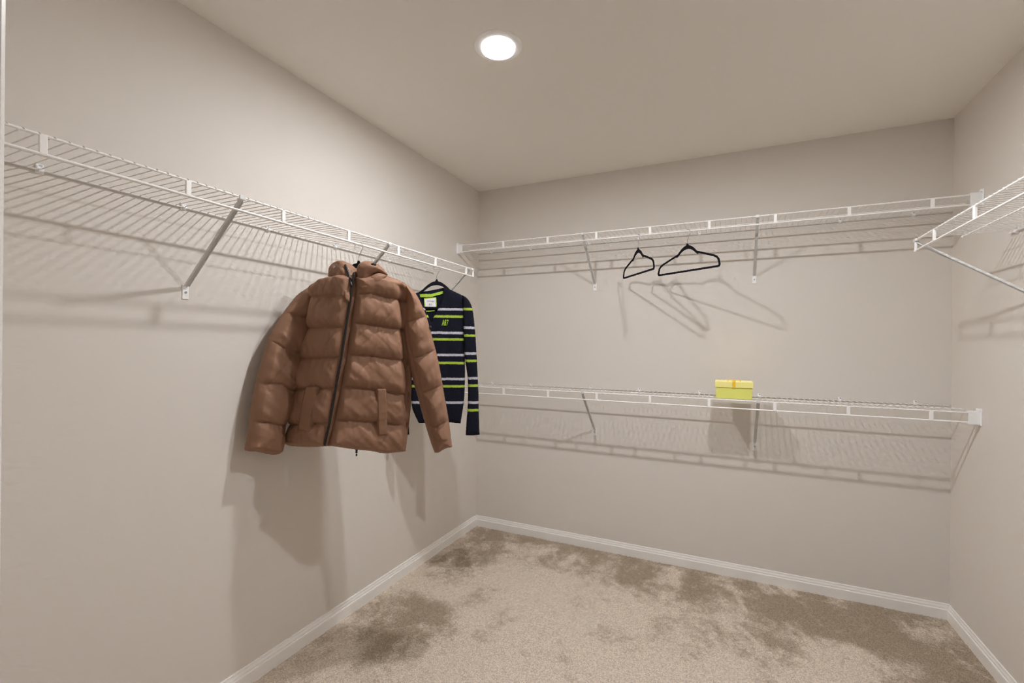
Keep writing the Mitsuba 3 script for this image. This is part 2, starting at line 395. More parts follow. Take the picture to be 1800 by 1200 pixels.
# ------------------------------------------------------------------ velvet hangers
def hanger_shape(width=1.0):
    wide = lambda x: math.copysign(0.06 + (abs(x) - 0.06) * (width - 0.28) / 0.72, x)
    arms = LineString([(wide(x), z) for x, z in [(-0.060, -0.121), (-0.10, -0.133), (-0.178, -0.159), (-0.196, -0.168), (-0.207, -0.180), (-0.2150, -0.2075), (-0.2115, -0.2150), (-0.2040, -0.2165), (0.2040, -0.2165),
                       (0.2115, -0.2150), (0.2150, -0.2075), (0.207, -0.180), (0.196, -0.168), (0.178, -0.159), (0.10, -0.133), (0.060, -0.121)]]).buffer(0.0052, quad_segs=6)
    top = [(x, -0.0775 - 0.046 * (abs(x) / 0.072) ** 1.8) for x in np.linspace(-0.072, 0.072, 25)]
    low = [(x, -0.0985 - 0.026 * (abs(x) / 0.058) ** 2.0) for x in np.linspace(0.058, -0.058, 21)]
    saddle = Polygon(top + [(0.082, -0.131), (0.072, -0.136)] + low + [(-0.072, -0.136), (-0.082, -0.131)]).buffer(0)
    neck = Polygon([(-0.009, -0.082), (-0.0035, -0.068), (0.0035, -0.068), (0.009, -0.082)])
    return arms.union(saddle).union(neck).buffer(0.003).buffer(-0.003)


def hanger(label, o, a, tilt=0.0, group=None, width=1.0):
    k = thing('clothes_hanger', label, 'hanger', group)
    a = np.array(a, float)
    ct, st = math.cos(tilt), math.sin(tilt)
    ax, az = ct * a + st * np.array([0, 0, 1.0]), -st * a + ct * np.array([0, 0, 1.0])
    to = mat(ax, az, np.cross(ax, az), o)
    m = rounded(hanger_shape(width), 0.0062, 0.0022)
    m.apply_transform(to)
    put('frame', m, 'black_velvet', k)
    R, cz = 0.0165, -0.0098
    pth = [(0, -0.072), (0, -0.052), (0.003, -0.042), (0.010, -0.030), (0.0152, -0.020)] + [(R * math.cos(x), cz + R * math.sin(x)) for x in np.linspace(-0.2, math.pi + 0.35, 18)] + [(-0.0145, -0.022)]
    h = tube([(x, z, 0) for x, z in pth], 0.00165, 8)
    h.apply_transform(to)
    put('hook', h, 'hook_chrome', k, smooth=50, label='thin chrome wire hook')
    return k


lipz = lambda z: z - DROP + 0.0008
unit = lambda d: np.array([math.cos(math.radians(d)), math.sin(math.radians(d)), 0])
hanger('empty black velvet hanger on the upper back shelf, turned more edge-on', (1.196, -D_RAIL, lipz(Z_UP)), unit(-57.4), -0.03)
hanger('empty black velvet hanger on the upper back shelf, seen wider, nearer the brace', (1.457, -D_RAIL, lipz(Z_UP)), unit(-39.9), -0.025)

# ------------------------------------------------------------------ yellow gift box
scene['yellow_card'] = {'type': 'twosided', 'bsdf': {'type': 'principled', 'base_color': rgb((0.68, 0.69, 0.17)), 'roughness': 0.38, 'specular': 0.5}}
scene['yellow_lid'] = {'type': 'twosided', 'bsdf': {'type': 'principled', 'base_color': rgb((0.86, 0.80, 0.27)), 'roughness': 0.30, 'metallic': 0.10, 'specular': 0.9, 'clearcoat': 0.8, 'clearcoat_gloss': 0.35}}
scene['orange_ribbon'] = {'type': 'twosided', 'bsdf': {'type': 'principled', 'base_color': rgb((0.80, 0.50, 0.04)), 'roughness': 0.35, 'specular': 0.5}}
k = thing('gift_box', 'small yellow lidded box with an orange ribbon on the lower wire shelf', 'box')
zb = Z_LOW + R_TOP + 2 * R_WIRE + 0.0006
put('body', rbox(1.6035, 1.7735, -0.284, -0.140, zb, zb + 0.062, 0.0012), 'yellow_card', k)
put('lid', rbox(1.5985, 1.7785, -0.289, -0.135, zb + 0.058, zb + 0.088, 0.0012), 'yellow_lid', k, label='lighter yellow lid')
bow = [rbox(1.6815, 1.6965, -0.2905, -0.288, zb + 0.057, zb + 0.0895, 0.0006), rbox(1.6815, 1.6965, -0.2905, -0.1335, zb + 0.0875, zb + 0.0897, 0.0006)]
for sg in (-1, 1):
    an = np.linspace(0, math.pi, 12)
    loop = [(1.689 + sg * (0.002 + 0.030 * (1 - math.cos(x)) / 2), -0.262, zb + 0.0905 + 0.0065 * math.sin(x)) for x in an]
    lp = tube(loop, 0.0022, 8)
    lp.vertices = np.array(lp.vertices) * [1, 1, 1]
    bow.append(lp)
put('ribbon', join(*bow), 'orange_ribbon', k, label='orange ribbon band with flat loops')

# frames (origin, across, up) and outlines of the clothes, in metres on each piece's own plane
FRAMES = {
    'left': ([0.3728, -1.6022, 1.5378], [0.99723, -0.07441, 0.0], [0.00676, 0.09056, 0.99587]),
    'right': ([0.3728, -1.6022, 1.5378], [0.5909, 0.80675, -0.0], [0.04853, -0.03555, 0.99819]),
    'main': ([0.29, -1.503, 1.722], [0.90453, 0.4264, 0.0], [0.0, 0.0, 1.0]),
    'back': ([0.2815, -1.4849, 1.722], [0.94415, 0.32952, 0.0], [0.0, 0.0, 1.0]),
    'lsleeve': ([0.085, -1.62, 1.722], [0.12, 0.99277, 0.0], [0.0, 0.0, 1.0]),
    'rsleeve': ([0.5114, -1.4097, 1.722], [0.77451, 0.63256, 0.0], [0.0, 0.0, 1.0]),
    'sw': ([0.29, -0.948, 1.722], [0.87258, 0.48846, 0.0], [0.0, 0.0, 1.0]),
    'swb': ([0.2849, -0.9371, 1.722], [0.87258, 0.48846, 0.0], [0.0, 0.0, 1.0]),
    'swr': ([0.4609, -0.866, 1.722], [0.70414, 0.71006, 0.0], [0.0, 0.0, 1.0]),
}
CUT = {
    'left': {
        'outline': [(0.0008, -0.007), (-0.0026, -0.0626), (-0.0092, -0.1318), (-0.0158, -0.2008), (-0.0224, -0.2696), (-0.0332, -0.3453), (-0.0439, -0.4208), (-0.0521, -0.4758), (-0.0603, -0.5308), (-0.0702, -0.5723), (-0.0778, -0.6171), (-0.1769, -0.6332), (-0.2529, -0.639), (-0.2943, -0.6423), (-0.302, -0.5813), (-0.3101, -0.5096), (-0.3185, -0.4518), (-0.3051, -0.3924), (-0.2813, -0.3181), (-0.2612, -0.259), (-0.2504, -0.2149), (-0.2397, -0.1709), (-0.2323, -0.1269), (-0.2369, -0.0677), (-0.2463, -0.0227), (-0.2369, 0.0156), (-0.1896, 0.0319), (-0.1478, 0.0416), (-0.0551, 0.0459), (-0.0052, 0.0283)],
        'seams': [[(-0.2801, -0.0398), (-0.054, -0.0478)], [(-0.2621, -0.1706), (-0.1111, -0.1665), (-0.0179, -0.1662)], [(-0.2905, -0.2933), (-0.1482, -0.2874), (-0.0244, -0.2779)], [(-0.3186, -0.4187), (-0.1646, -0.4054), (-0.0398, -0.3968)], [(-0.3101, -0.5568), (-0.1891, -0.5437), (-0.0558, -0.527)]],
        'pocket': [(-0.1688, -0.3979), (-0.1065, -0.3912), (-0.1251, -0.5696), (-0.1939, -0.5638)],
    },
    'right': {
        'outline': [(-0.0018, 0.0272), (0.0001, -0.0068), (-0.0054, -0.062), (-0.014, -0.1311), (-0.0225, -0.2002), (-0.0311, -0.2692), (-0.0428, -0.345), (-0.0545, -0.4207), (-0.0633, -0.4757), (-0.072, -0.5305), (-0.081, -0.5714), (-0.0886, -0.6137), (-0.0477, -0.6246), (0.0124, -0.6398), (0.0745, -0.6511), (0.1173, -0.6671), (0.1607, -0.6672), (0.2088, -0.6669), (0.2146, -0.6036), (0.2207, -0.5516), (0.2252, -0.492), (0.2273, -0.4324), (0.2272, -0.3729), (0.2241, -0.3135), (0.2128, -0.2545), (0.2042, -0.2105), (0.1992, -0.1595), (0.2039, -0.1157), (0.2118, -0.0789), (0.2219, -0.042), (0.2173, -0.0096), (0.1945, 0.0156), (0.1651, 0.0299), (0.122, 0.04), (0.0732, 0.0472), (0.0259, 0.0363)],
        'seams': [[(0.0106, -0.0336), (0.0612, -0.0325), (0.1099, -0.0428), (0.2111, -0.0535)], [(-0.0091, -0.1447), (0.0707, -0.1526), (0.1556, -0.1651), (0.2144, -0.1737)], [(-0.0292, -0.2637), (0.0526, -0.2706), (0.1658, -0.2874), (0.2327, -0.2988)], [(-0.0401, -0.388), (0.0144, -0.3933), (0.0831, -0.4049), (0.2289, -0.434)], [(-0.0659, -0.5136), (0.0034, -0.5204), (0.079, -0.5327), (0.2246, -0.5564)], [(0.1542, -0.0531), (0.1683, -0.1532), (0.184, -0.2838), (0.1952, -0.4311)]],
        'pocket': [(0.0759, -0.3939), (0.1153, -0.3952), (0.1247, -0.5827), (0.0856, -0.5817)],
    },
    'back': {
        'outline': [(-0.2632, -0.8326), (-0.1915, -0.8379), (-0.0812, -0.8343), (0.0588, -0.8447), (0.1814, -0.8429), (0.1996, -0.7627), (0.2134, -0.6151), (0.2122, -0.4973), (0.1998, -0.3943), (0.2062, -0.269), (0.2093, -0.1953), (0.1746, -0.1524), (0.1133, -0.1284), (0.0516, -0.1072), (-0.0259, -0.111), (-0.0884, -0.1158), (-0.1275, -0.1282), (-0.1904, -0.1625), (-0.1929, -0.307), (-0.2233, -0.4429), (-0.2618, -0.5793), (-0.2646, -0.7004)],
    },
    'lsleeve': {
        'outline': [(0.081, -0.1596), (0.0543, -0.1695), (0.0299, -0.1872), (-0.0018, -0.209), (-0.0325, -0.2481), (-0.0623, -0.2883), (-0.0933, -0.3387), (-0.1227, -0.3952), (-0.1328, -0.4317), (-0.1496, -0.4828), (-0.1659, -0.5499), (-0.1775, -0.6029), (-0.1876, -0.6555), (-0.191, -0.7084), (-0.1996, -0.767), (-0.2077, -0.8053), (-0.1901, -0.8113), (-0.1634, -0.8176), (-0.122, -0.835), (-0.0898, -0.8454), (-0.0716, -0.8377), (-0.0632, -0.7967), (-0.0534, -0.7343), (-0.0358, -0.6721), (-0.0171, -0.6307), (0.0035, -0.574), (0.019, -0.5308), (0.0363, -0.4871), (0.0489, -0.4426), (0.0567, -0.3977), (0.0679, -0.3523), (0.0809, -0.3064), (0.0888, -0.2452), (0.0925, -0.1993)],
        'seams': [[(-0.0697, -0.2881), (-0.0087, -0.3042), (0.0558, -0.3123), (0.0895, -0.3151)], [(-0.1297, -0.3939), (-0.0866, -0.4281), (-0.0305, -0.4438), (0.0532, -0.4613)], [(-0.1692, -0.5598), (-0.0961, -0.5678), (-0.0503, -0.5935), (0.0022, -0.5995)], [(-0.1977, -0.6976), (-0.144, -0.708), (-0.1018, -0.7241), (-0.0488, -0.7349)]],
    },
    'rsleeve': {
        'badge': [(0.0512, -0.3358), (0.0578, -0.3342), (0.0601, -0.3459), (0.0535, -0.3475)],
        'outline': [(-0.0581, -0.156), (-0.0259, -0.1773), (-0.0006, -0.2034), (0.0214, -0.2467), (0.0399, -0.2903), (0.0549, -0.3416), (0.0663, -0.3858), (0.0814, -0.4374), (0.0967, -0.5042), (0.1084, -0.5711), (0.1201, -0.6382), (0.1318, -0.6981), (0.1398, -0.7506), (0.1447, -0.7956), (0.151, -0.8332), (0.1257, -0.8366), (0.108, -0.8447), (0.0963, -0.8546), (0.078, -0.853), (0.0667, -0.8222), (0.0517, -0.7772), (0.0367, -0.7251), (0.0217, -0.6732), (0.0068, -0.6141), (-0.008, -0.5699), (-0.0214, -0.5113), (-0.0326, -0.4601), (-0.0437, -0.4091), (-0.0506, -0.3582), (-0.0504, -0.3072), (-0.043, -0.2633), (-0.0398, -0.2194), (-0.0508, -0.1834)],
        'seams': [[(-0.0565, -0.3292), (-0.0175, -0.3152), (0.0363, -0.2963)], [(-0.0126, -0.4644), (0.0269, -0.454), (0.085, -0.4263)], [(0.0175, -0.6025), (0.0572, -0.5913), (0.1158, -0.5697)], [(0.0587, -0.7465), (0.0952, -0.7328), (0.1469, -0.7135)], [(-0.0481, -0.2489), (-0.0311, -0.3944), (0.0024, -0.5333), (0.036, -0.6514), (0.0774, -0.793)]],
    },
    'hood': {
        'tape': [(-0.0528, 0.0772), (-0.0362, 0.0559), (-0.0194, 0.0314), (-0.0072, 0.0116), (0.0032, -0.0107)],
        'lobeL': [(-0.1518, 0.0309), (-0.1567, 0.0532), (-0.1552, 0.0751), (-0.1435, 0.0918), (-0.1186, 0.1028), (-0.0927, 0.1035), (-0.0692, 0.0957), (-0.0511, 0.0799), (-0.0343, 0.0572), (-0.0162, 0.0291), (-0.002, 0.0001), (0.0032, -0.0281), (-0.0038, -0.0521), (-0.0207, -0.0339), (-0.0487, -0.0077), (-0.0807, 0.0048), (-0.1128, 0.0139)],
        'lobeR': [(-0.0, 0.0683), (0.0181, 0.0892), (0.0449, 0.0952), (0.0736, 0.0903), (0.0946, 0.077), (0.1089, 0.0628), (0.1219, 0.0456), (0.101, 0.0411), (0.08, 0.0491), (0.0562, 0.0388), (0.0364, 0.0179), (0.0266, 0.0019), (0.0203, -0.0157), (0.0055, -0.0099), (0.0058, 0.0415)],
        'foldR': [(0.0054, -0.0065), (0.0264, 0.0102), (0.0462, 0.0325), (0.0697, 0.0483), (0.0938, 0.0503), (0.1114, 0.0419), (0.1013, 0.025), (0.0947, 0.0104), (0.0777, -0.0027), (0.054, -0.0134), (0.0338, -0.0197), (0.0124, -0.0211)],
        'foldL': [(-0.1102, 0.0354), (-0.0851, 0.0409), (-0.0521, 0.0208), (-0.024, -0.0056), (-0.0009, -0.0348), (-0.0009, -0.0766), (-0.0174, -0.062), (-0.0462, -0.0291), (-0.0802, 0.0012)],
        'cord': [(0.0466, 0.0781), (0.064, 0.088), (0.067, 0.0786), (0.0508, 0.0688)],
        'tag': [(-0.0253, -0.1147), (-0.0106, -0.1102), (-0.0075, -0.1308), (-0.0207, -0.1383)],
        'eyelet': [(-0.1032, 0.0711)],
    },
    'zip': [(0.004, 0.0417), (0.0008, -0.007), (-0.0026, -0.0626), (-0.0092, -0.1318), (-0.0158, -0.2008), (-0.0224, -0.2696), (-0.0332, -0.3453), (-0.0439, -0.4208), (-0.0521, -0.4758), (-0.0603, -0.5308), (-0.0702, -0.5723), (-0.0782, -0.6138)],
    'sw': {
        'outline': [(0.0369, -0.1124), (0.049, -0.1112), (0.0957, -0.1329), (0.15, -0.1582), (0.1635, -0.1974), (0.1604, -0.2725), (0.15, -0.3571), (0.1449, -0.4041), (0.1516, -0.5261), (0.15, -0.6481), (0.1459, -0.7138), (0.1353, -0.7795), (0.1301, -0.817), (0.0555, -0.8084), (-0.0093, -0.8148), (-0.085, -0.8137), (-0.1066, -0.7699), (-0.1236, -0.728), (-0.136, -0.5744), (-0.1422, -0.407), (-0.1568, -0.3141), (-0.1763, -0.1935), (-0.1674, -0.1673), (-0.1263, -0.1461), (-0.0914, -0.1381), (-0.0724, -0.1918), (-0.0498, -0.2428), (-0.0272, -0.2919), (-0.0054, -0.2468), (0.011, -0.2185), (0.0282, -0.1715)],
        'back': [(0.0351, -0.1109), (0.0472, -0.1097), (0.0942, -0.1314), (0.1488, -0.1569), (0.1536, -0.2719), (0.1399, -0.4041), (0.1448, -0.5266), (0.1428, -0.7153), (0.1268, -0.8095), (0.0538, -0.8056), (-0.0838, -0.8091), (-0.1215, -0.7295), (-0.1359, -0.5752), (-0.1403, -0.4069), (-0.155, -0.3135), (-0.1727, -0.1923), (-0.1674, -0.166), (-0.1289, -0.1448), (-0.0956, -0.1367), (-0.0308, -0.1262)],
        'tape': [(-0.0918, -0.1469), (-0.0306, -0.1459), (0.0306, -0.1288), (0.0326, -0.1419), (-0.0305, -0.1609), (-0.0898, -0.1628)],
        'label': [(-0.0666, -0.1681), (-0.0026, -0.1613), (-0.0002, -0.2176), (-0.0624, -0.2242)],
        'lip': [(-0.0539, -0.2353), (-0.0122, -0.231)],
        'logo': [(0.0295, -0.3099), (0.0636, -0.2785)],
        'stripes': [-0.2248, -0.2623, -0.3466, -0.3803, -0.4609, -0.5021, -0.5845, -0.622, -0.7063],
    },
    'swr': {
        'outline': [(-0.0572, -0.1522), (-0.0361, -0.1623), (-0.0138, -0.1874), (0.0011, -0.2354), (0.0095, -0.31), (0.017, -0.3848), (0.0228, -0.4785), (0.0286, -0.5724), (0.0344, -0.6664), (0.0363, -0.7605), (0.0401, -0.8547), (0.0423, -0.8755), (0.0074, -0.8782), (-0.033, -0.874), (-0.0289, -0.8044), (-0.0238, -0.7394), (-0.022, -0.6277), (-0.0265, -0.5624), (-0.0346, -0.5158), (-0.0427, -0.4693), (-0.0454, -0.3857), (-0.0511, -0.2929), (-0.052, -0.2002)],
        'stripes': [-0.2242, -0.3196, -0.3598, -0.4523, -0.4898, -0.5796, -0.6179, -0.705, -0.7443],
    },
    'pull': (0.0138, -0.6421),
}


# ------------------------------------------------------------------ clothes: padded pieces cut on a plane, each with a front and a back
def frame_of(k):
    o, a, b = (np.array(x, float) for x in FRAMES[k])
    return o, a, b, np.cross(a, b)


def smooth_outline(pts, h):
    p = np.array(pts, float)
    e = np.roll(p, -1, 0) - p
    f = p - np.roll(p, 1, 0)
    turn = np.abs(np.angle(np.exp(1j * (np.arctan2(e[:, 1], e[:, 0]) - np.arctan2(f[:, 1], f[:, 0])))))
    p = np.repeat(p, np.where(turn > 1.0, 3, 1), axis=0)      # sharp corners stay sharp
    for _ in range(2):
        q, r = 0.75 * p + 0.25 * np.roll(p, -1, 0), 0.25 * p + 0.75 * np.roll(p, -1, 0)
        p = np.stack([q, r], 1).reshape(-1, 2)
    g = Polygon(p).buffer(0)
    return max(g.geoms, key=lambda x: x.area) if hasattr(g, 'geoms') else g


def to_lines(q, lines):
    d = np.full(len(q), 9.0)
    for l in lines:
        pts = np.array([LineString(l).interpolate(s).coords[0] for s in np.linspace(0, LineString(l).length, max(2, int(LineString(l).length / 0.002)))])
        d = np.minimum(d, cKDTree(pts).query(q)[0])
    return d


def sag(q, lines, above, below):
    """distance to the nearest seam in units of the fill's reach: short above a seam, where the fill hangs over it, long below it"""
    best, out = np.full(len(q), 9.0), np.full(len(q), 9.0)
    for l in lines:
        g = LineString(l)
        pts = np.array([g.interpolate(s).coords[0] for s in np.linspace(0, g.length, max(2, int(g.length / 0.002)))])
        dd, i = cKDTree(pts).query(q)
        t = dd / np.where(q[:, 1] > pts[i, 1], above, below)
        out = np.minimum(out, t)
    return out


def prof(t):
    t = np.clip(t, 0, 1)
    return np.sqrt(1 - (1 - t) ** 2)


def n2(q, su, sv, seed, ang=0.0, octv=2):
    c, s = math.cos(ang), math.sin(ang)
    u, v = q[:, 0] * c + q[:, 1] * s, -q[:, 0] * s + q[:, 1] * c
    return meshkit.fbm(np.stack([u / su + 31.7, v / sv + 17.3, np.full(len(q), 0.37 * seed)], 1), octv, seed)


def ridge(q, su, sv, seed, ang=0.0, p=5):
    return (1 - np.abs(2 * n2(q, su, sv, seed, ang, 1) - 1)) ** p


def pillow(outline, fr, front, back, h=0.005, smooth=True):
    """closed padded piece: front(q, d) and back(q, d) give the height of each face over the plane at the points q, d from the edge"""
    o, a, b, n = frame_of(fr) if isinstance(fr, str) else fr
    g = smooth_outline(outline, h) if smooth else Polygon(outline)
    ring = g.exterior
    edge = np.array([ring.interpolate(s).coords[0] for s in np.linspace(0, ring.length, int(ring.length / h), endpoint=False)])
    x0, y0, x1, y1 = g.bounds
    X, Y = np.meshgrid(np.arange(x0, x1, h), np.arange(y0, y1, h * 0.866), indexing='ij')
    X = X + (np.arange(X.shape[1]) % 2)[None, :] * h / 2
    q = np.stack([X.ravel(), Y.ravel()], 1)
    q = q[contains_xy(g, q[:, 0], q[:, 1])]
    dense = np.array([ring.interpolate(s).coords[0] for s in np.linspace(0, ring.length, int(ring.length / 0.001), endpoint=False)])
    tree = cKDTree(dense)
    q = q[tree.query(q)[0] > 0.45 * h]
    allq = np.vstack([edge, q])
    tri = Delaunay(allq).simplices
    c = allq[tri].mean(1)
    tri = tri[contains_xy(g, c[:, 0], c[:, 1])]
    e1, e2 = allq[tri[:, 1]] - allq[tri[:, 0]], allq[tri[:, 2]] - allq[tri[:, 0]]
    area = e1[:, 0] * e2[:, 1] - e1[:, 1] * e2[:, 0]
    tri[area < 0] = tri[area < 0][:, ::-1]
    d = tree.query(allq)[0]
    d[: len(edge)] = 0
    wf, wb = front(allq, d), back(allq, d)
    m = len(edge)
    wf[:m] = wb[:m] = 0.5 * (wf[:m] + wb[:m])
    vf = o + allq[:, :1] * a + allq[:, 1:] * b + wf[:, None] * n
    vb = (o + allq[:, :1] * a + allq[:, 1:] * b + wb[:, None] * n)[m:]
    remap = np.where(np.arange(len(allq)) < m, np.arange(len(allq)), np.arange(len(allq)) + len(allq) - m)
    tb = remap[tri][:, ::-1]
    mesh = trimesh.Trimesh(np.vstack([vf, vb]), np.vstack([tri, tb]), process=False)
    uv = np.vstack([allq, allq[m:]])
    surf = LinearNDInterpolator(allq, wf)
    return mesh, uv, surf


def puffed(seams, T, D, B, Ls, seed, wr=1.0, lean=0.0, ang=0.5):
    """the front of a quilted piece: rounded at its edge, puffed between seams, puckered along them, creased here and there"""
    def f(q, d):
        ds = to_lines(q, seams) if seams else np.full(len(q), 9.0)
        inner = np.clip(d / 0.018, 0, 1)
        t = np.clip(sag(q, seams, 0.042, 0.078), 0, 1) if seams else np.zeros(len(q))
        w = T * prof(d / D) + B * (t * (2 - t)) ** 0.75 * inner - 0.0030 * np.exp(-((ds / 0.003) ** 2)) * inner
        warp = q + 0.03 * np.stack([n2(q, 0.07, 0.07, seed + 30) - 0.5, n2(q, 0.07, 0.07, seed + 31) - 0.5], 1)
        puck = n2(warp, 0.011, 0.06, seed) - 0.5
        w += wr * 0.011 * puck * np.exp(-ds / 0.022) * inner * np.clip(ds / 0.004, 0.1, 1)
        w += wr * 0.012 * (n2(warp, 0.05, 0.12, seed + 3, ang) - 0.5) * inner
        w += wr * 0.010 * (n2(warp, 0.028, 0.11, seed + 5, ang * 1.2) - 0.5) * inner * np.clip(ds / 0.015, 0.2, 1)
        w += wr * 0.0042 * (n2(warp, 0.016, 0.055, seed + 21, -0.7 * ang) - 0.5) * inner * n2(q, 0.08, 0.08, seed + 25, 0, 1)
        w -= wr * 0.006 * ridge(warp, 0.040, 0.19, seed + 6, -ang, 4) * inner * np.clip(ds / 0.012, 0, 1) * n2(q, 0.1, 0.1, seed + 11, 0, 1)
        return w
    return f


def padded(T, D):
    return lambda q, d: -T * prof(d / D)


def flat(poly, fr, w, thick, b):
    o, a, bb, n = frame_of(fr)
    m = rounded(poly, thick, b)
    m.apply_transform(mat(a, bb, n, o + w * n))
    return m


scene['brown_nylon'] = {'type': 'twosided', 'bsdf': {'type': 'principled', 'base_color': rgb((0.238, 0.130, 0.083)), 'roughness': 0.6, 'specular': 0.22, 'sheen': 0.12}}
scene['white_tag'] = {'type': 'twosided', 'bsdf': {'type': 'principled', 'base_color': rgb((0.75, 0.72, 0.70)), 'roughness': 0.6}}
jk = thing('jacket', 'brown quilted puffer jacket with black zip hanging on a hanger from the left shelf', 'jacket')


def piece(name, mesh, bsdf=None, **kw):
    return put(name, mesh, bsdf or 'brown_nylon', jk, smooth=True, **kw)


C = CUT
m, _, _ = pillow(C['back']['outline'], 'back', padded(-0.02, 0.05), padded(0.045, 0.09))
piece('back_panel', m)
pL = puffed(C['left']['seams'], 0.030, 0.06, 0.024, 0.036, 11, 1.35, ang=0.6)
m, _, sL = pillow(C['left']['outline'], 'left', pL, padded(0.035, 0.05), 0.0036)
piece('front_panel', m)
pR = puffed(C['right']['seams'][:5], 0.022, 0.06, 0.026, 0.038, 23, 1.35, ang=0.6)
crease = C['right']['seams'][5]


def fR(q, d):
    side = np.interp(q[:, 1], [p[1] for p in crease][::-1], [p[0] for p in crease][::-1])
    away = np.clip(q[:, 0] - side, 0, 1)
    return pR(q, d) - 0.030 * np.exp(-((q[:, 0] - side - 0.014) / 0.020) ** 2) * np.clip((d - 0.004) / 0.02, 0, 1) - 0.6 * away * np.clip(d / 0.02, 0, 1)


m, _, sR = pillow(C['right']['outline'], 'right', fR, padded(0.035, 0.05), 0.0036)
piece('front_panel', m)
def quad(q):
    return np.stack([np.ones(len(q)), q[:, 0], q[:, 1], q[:, 0] ** 2, q[:, 1] ** 2, q[:, 0] * q[:, 1]], 1)


for part, fr, s in (('left', 'left', sL), ('right', 'right', sR)):
    bx = np.array(Polygon(C[part]['pocket']).buffer(0.01).bounds)
    qq = np.stack(np.meshgrid(np.linspace(bx[0], bx[2], 14), np.linspace(bx[1], bx[3], 40)), -1).reshape(-1, 2)
    ww = s(qq)
    ok = ~np.isnan(ww)
    coef = np.linalg.lstsq(quad(qq[ok]), ww[ok], rcond=None)[0]
    face = lambda q, d, c=coef: quad(q) @ c + 0.003 + 0.005 * prof(d / 0.005) + 0.004 * (n2(q, 0.06, 0.022, 41) - 0.5) * np.clip(d / 0.006, 0, 1)
    under = lambda q, d, c=coef: quad(q) @ c - 0.016
    m, _, _ = pillow(C[part]['pocket'], fr, face, under, 0.004, smooth=False)
    piece('pocket_welt', m)
pS = puffed(C['lsleeve']['seams'], 0.040, 0.078, 0.022, 0.042, 31, 1.6, ang=0.75)
m, _, _ = pillow(C['lsleeve']['outline'], 'lsleeve', pS, padded(0.040, 0.07), 0.0036)
piece('sleeve', m)
pS = puffed(C['rsleeve']['seams'], 0.042, 0.066, 0.020, 0.042, 47, 1.3, ang=-0.7)
m, _, _ = pillow(C['rsleeve']['outline'], 'rsleeve', pS, padded(0.045, 0.06), 0.0036)
sl = piece('sleeve', m)
piece('sleeve_badge', flat(Polygon(C['rsleeve']['badge']).buffer(0.0008), 'rsleeve', 0.020, 0.008, 0.002), 'black_zip', label='small dark badge on the sleeve')
hood = []
for part, fr, seed in (('lobeL', 'left', 61), ('lobeR', 'right', 67)):
    hf = puffed([], 0.030, 0.030, 0.0, 0.03, seed, 2.0, ang=0.9)
    m, _, sH = pillow(C['hood'][part], fr, lambda q, d, hf=hf: hf(q, d) - 0.004, padded(0.085, 0.05), 0.004)
    hood.append(m)
piece('hood', join(*hood))
for part, fr, seed in (('foldL', 'left', 71), ('foldR', 'right', 73)):
    hf = puffed([], 0.024, 0.020, 0.0, 0.03, seed, 1.8, ang=-0.8)
    m, _, _ = pillow(C['hood'][part], fr, lambda q, d, hf=hf: 0.020 + hf(q, d), lambda q, d: 0.018 - 0.02 * prof(d / 0.03), 0.004)
    piece('collar', m)


o, a, bb, n = frame_of('left')
zline = np.array([LineString(C['zip']).interpolate(s).coords[0] for s in np.linspace(0, LineString(C['zip']).length, 60)])
zt = [o + u * a + v * bb + (0.020 - 0.010 * (i / 59.0 - 0.5) ** 2) * n for i, (u, v) in enumerate(zline)]
zk = piece('zipper', tube(zt, 0.0042, 10), 'black_zip', label='black zip running down the front')
ho, ha, hb, hn = frame_of('left')
edge = np.array([LineString(C['hood']['tape']).interpolate(x, normalized=True).coords[0] for x in np.linspace(0, 1, 20)])
zk2 = piece('zipper', tube([ho + u * ha + v * hb + (0.014 + 0.010 * i / 19) * hn for i, (u, v) in enumerate(edge)], 0.0045, 10), 'black_zip', label='black zip tape along the hood edge')
o, a, bb, n = frame_of('right')
base = o + C['pull'][0] * a + C['pull'][1] * bb + 0.004 * n
zpull = join(rbox(-0.004, 0.004, -0.002, 0.002, -0.010, 0.004, 0.001), rbox(-0.003, 0.003, -0.0015, 0.0015, -0.022, -0.012, 0.001))
zpull.apply_transform(mat(a, n, [0, 0, 1], base))
piece('zipper_pull', zpull, 'black_zip', label='small dark zip pull hanging below the hem')
piece('drawcord', flat(Polygon(C['hood']['cord']).buffer(0.002), 'right', 0.024, 0.012, 0.003), 'black_zip', label='black drawcord toggle on the hood')
eo, ea, eb_, en = frame_of('left')
eyl = trimesh.creation.torus(0.004, 0.0014, major_sections=20, minor_sections=8)
eyl.apply_transform(mat(ea, eb_, en, eo + C['hood']['eyelet'][0][0] * ea + C['hood']['eyelet'][0][1] * eb_ + 0.024 * en))
piece('eyelet', eyl, 'hook_chrome', label='small metal eyelet')
piece('neck_label', flat(Polygon(C['hood']['tag']).buffer(0.001), 'main', 0.02, 0.002, 0.0005), 'white_tag', label='white neck label')
jo, ja = np.array(FRAMES['main'][0]), np.array(FRAMES['main'][1])
hanger('black velvet hanger inside the brown puffer jacket', (jo[0], jo[1], lipz(Z_LEFT)), ja, width=0.72)

# ------------------------------------------------------------------ striped sweater
NAVY, PALE, LIME = (0.0085, 0.0090, 0.0165), (0.42, 0.42, 0.47), (0.33, 0.44, 0.055)


